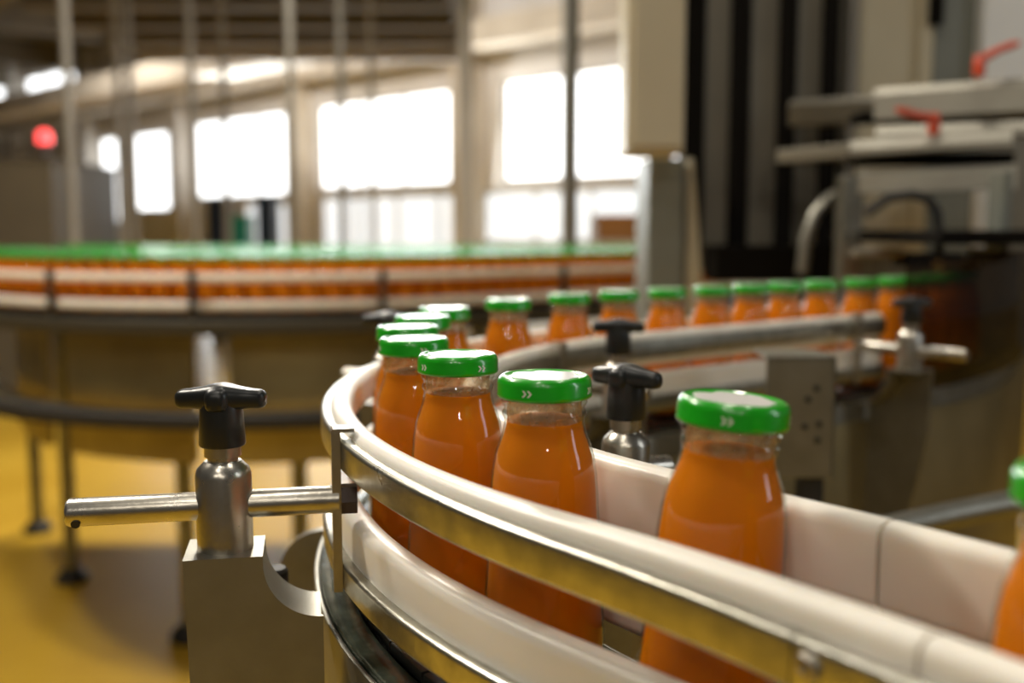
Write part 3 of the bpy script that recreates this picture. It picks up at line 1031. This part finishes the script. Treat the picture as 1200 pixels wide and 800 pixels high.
# red clamping levers
def lever(label, px, py, Y, pts, grp='red clamping levers'):
    a = at(px, py, Y)
    t = thing('clamping_lever', label, 'lever', a, 0, grp)
    bm = bmesh.new()
    lathe(bm, [(0.008, 0), (0.010, 0.004), (0.010, 0.030), (0.007, 0.036)], 18)
    obj('hub', bm, M['red'], t)
    bm = bmesh.new()
    tube(bm, [Vector(q) for q in pts], [0.008, 0.0075, 0.0062, 0.0068, 0.004], 12)
    obj('arm', bm, M['red'], t)
lever('upper red clamping lever on top of the silver bar, arm pointing up right', 1147, 90, 1.78, [(0, 0, 0.028), (0.012, 0, 0.034), (0.03, 0, 0.044), (0.052, 0, 0.052), (0.066, 0, 0.056)])
lever('lower red clamping lever between the silver bars, arm pointing left', 1094, 158, 1.74, [(0, 0, 0.024), (-0.015, -0.01, 0.028), (-0.04, -0.015, 0.032), (-0.06, -0.02, 0.036), (-0.072, -0.02, 0.040)])

# gearbox bracket by the far straight
def side_box():
    a, b = at(899, 418, 1.0), at(976, 560, 1.0)
    t = thing('bracket_box', 'grey steel bracket box with small holes, below the far rail right of the leaning bottle', 'bracket', ((a.x + b.x) / 2, 1.03, b.z))
    bm = bmesh.new()
    box(bm, a.x, b.x, 1.0, 1.004, b.z, a.z, 0.001)
    box(bm, b.x - 0.003, b.x, 1.0, 1.07, b.z, a.z, 0.001)
    box(bm, a.x, b.x, 1.0, 1.07, a.z - 0.003, a.z, 0.001)
    cobj('body', bm, M['plate'], t, smooth=False)
    for k, (hx, hy) in enumerate(((947, 468), (957, 455), (943, 500), (960, 497), (958, 516))):
        q = at(hx, hy, 0.999)
        bm = bmesh.new()
        tube(bm, [(q.x, 1.001, q.z), (q.x, 0.9985, q.z)], 0.0032, 12)
        cobj('hole', bm, M['rubber'], t)
    bm = bmesh.new()
    box(bm, (a.x + b.x) / 2 + 0.005, b.x - 0.005, 1.01, 1.03, b.z - 0.03, b.z, 0.002)
    cobj('bolt', bm, M['rubber'], t, smooth=False)
side_box()

# ------------------------------------------------------------------ things far back in the hall
M['cardboard'] = mat('cardboard', (0.42, 0.19, 0.055), 0.8, noise=(0.36, 0.16, 0.045), nscale=6)
M['olivegrey'] = mat('olive_grey_enamel', (0.16, 0.135, 0.095), 0.6, noise=(0.13, 0.11, 0.08), nscale=2)
M['navy'] = mat('navy_cloth', (0.03, 0.045, 0.085), 0.7)
M['teal'] = mat('teal_plastic', (0.02, 0.42, 0.30), 0.4)
M['redlamp'] = mat('red_lamp', (0.9, 0.05, 0.05), 0.3, emit=(1.0, 0.07, 0.07), estr=4.0)
def crate(nm, lab, cat, x0, y0, x1, y1, Y, depth, m, floor=False, lid=True):
    a, b = at(x0, y1, Y), at(x1, y0, Y)
    z0 = 0 if floor else a.z
    t = thing(nm, lab, cat, ((a.x + b.x) / 2, Y + depth / 2, z0))
    bm = bmesh.new()
    box(bm, a.x, b.x, Y, Y + depth, z0, b.z - 0.02, 0.006)
    cobj('body', bm, m, t, smooth=False)
    if lid:
        bm = bmesh.new()
        e = 0.012
        box(bm, a.x - e, b.x + e, Y - e, Y + depth + e, b.z - 0.02, b.z, 0.005)
        cobj('lid', bm, m, t, smooth=False)
    return t
crate('cabinet', 'olive grey cabinet standing at the left edge behind the background conveyor', 'cabinet', -60, 186, 60, 300, 7.4, 1.2, M['olivegrey'], True)
tb = thing('packing_table', 'table behind the background conveyor with a cardboard box on it', 'table', (1.05, 8.35, 0))
a, b = at(560, 282, 8.0), at(790, 282, 8.0)
bm = bmesh.new()
box(bm, a.x, b.x, 8.0, 8.7, a.z - 0.05, a.z, 0.006)
cobj('tabletop', bm, M['wall'], tb, smooth=False)
for lx in (a.x + 0.06, b.x - 0.06):
    for ly in (8.06, 8.64):
        bm = bmesh.new()
        box(bm, lx - 0.03, lx + 0.03, ly - 0.03, ly + 0.03, 0, a.z - 0.05, 0.004)
        cobj('leg', bm, M['post'], tb, smooth=False)
c0 = at(700, 282, 8.1)
c1 = at(752, 252, 8.1)
t = thing('cardboard_box', 'brown cardboard box on the table right of the dark grey post', 'box', ((c0.x + c1.x) / 2, 8.3, a.z))
bm = bmesh.new()
box(bm, c0.x, c1.x, 8.1, 8.5, a.z, a.z + 0.2, 0.004)
cobj('body', bm, M['cardboard'], t, smooth=False)
bm = bmesh.new()
box(bm, c0.x, (c0.x + c1.x) / 2 - 0.002, 8.1, 8.5, a.z + 0.2, a.z + 0.205)
box(bm, (c0.x + c1.x) / 2 + 0.002, c1.x, 8.1, 8.5, a.z + 0.2, a.z + 0.205)
cobj('flap', bm, M['cardboard'], t, smooth=False)
crate('storage_bin', 'dark navy bin in front of the third window from the right', 'bin', 244, 232, 264, 300, 11, 0.4, M['navy'], True)
crate('storage_bin', 'dark navy bin right of the teal bin, below the third window', 'bin', 302, 228, 318, 300, 11.5, 0.4, M['navy'], True)
crate('storage_bin', 'teal bin between the two dark navy bins', 'bin', 272, 252, 290, 300, 10.5, 0.3, M['teal'], True)
a = at(52, 161, 12)
t = thing('warning_light', 'small red warning light glowing above the olive cabinet', 'light', (a.x, a.y, 0))
bm = bmesh.new()
lathe(bm, [(0.03, 0), (0.03, a.z - 0.06)], 12)
obj('pole', bm, M['post'], t)
bm = bmesh.new()
lathe(bm, [(0.075, a.z - 0.06), (0.075, a.z + 0.03), (0.05, a.z + 0.075), (0, a.z + 0.085)], 18)
obj('lens', bm, M['redlamp'], t)
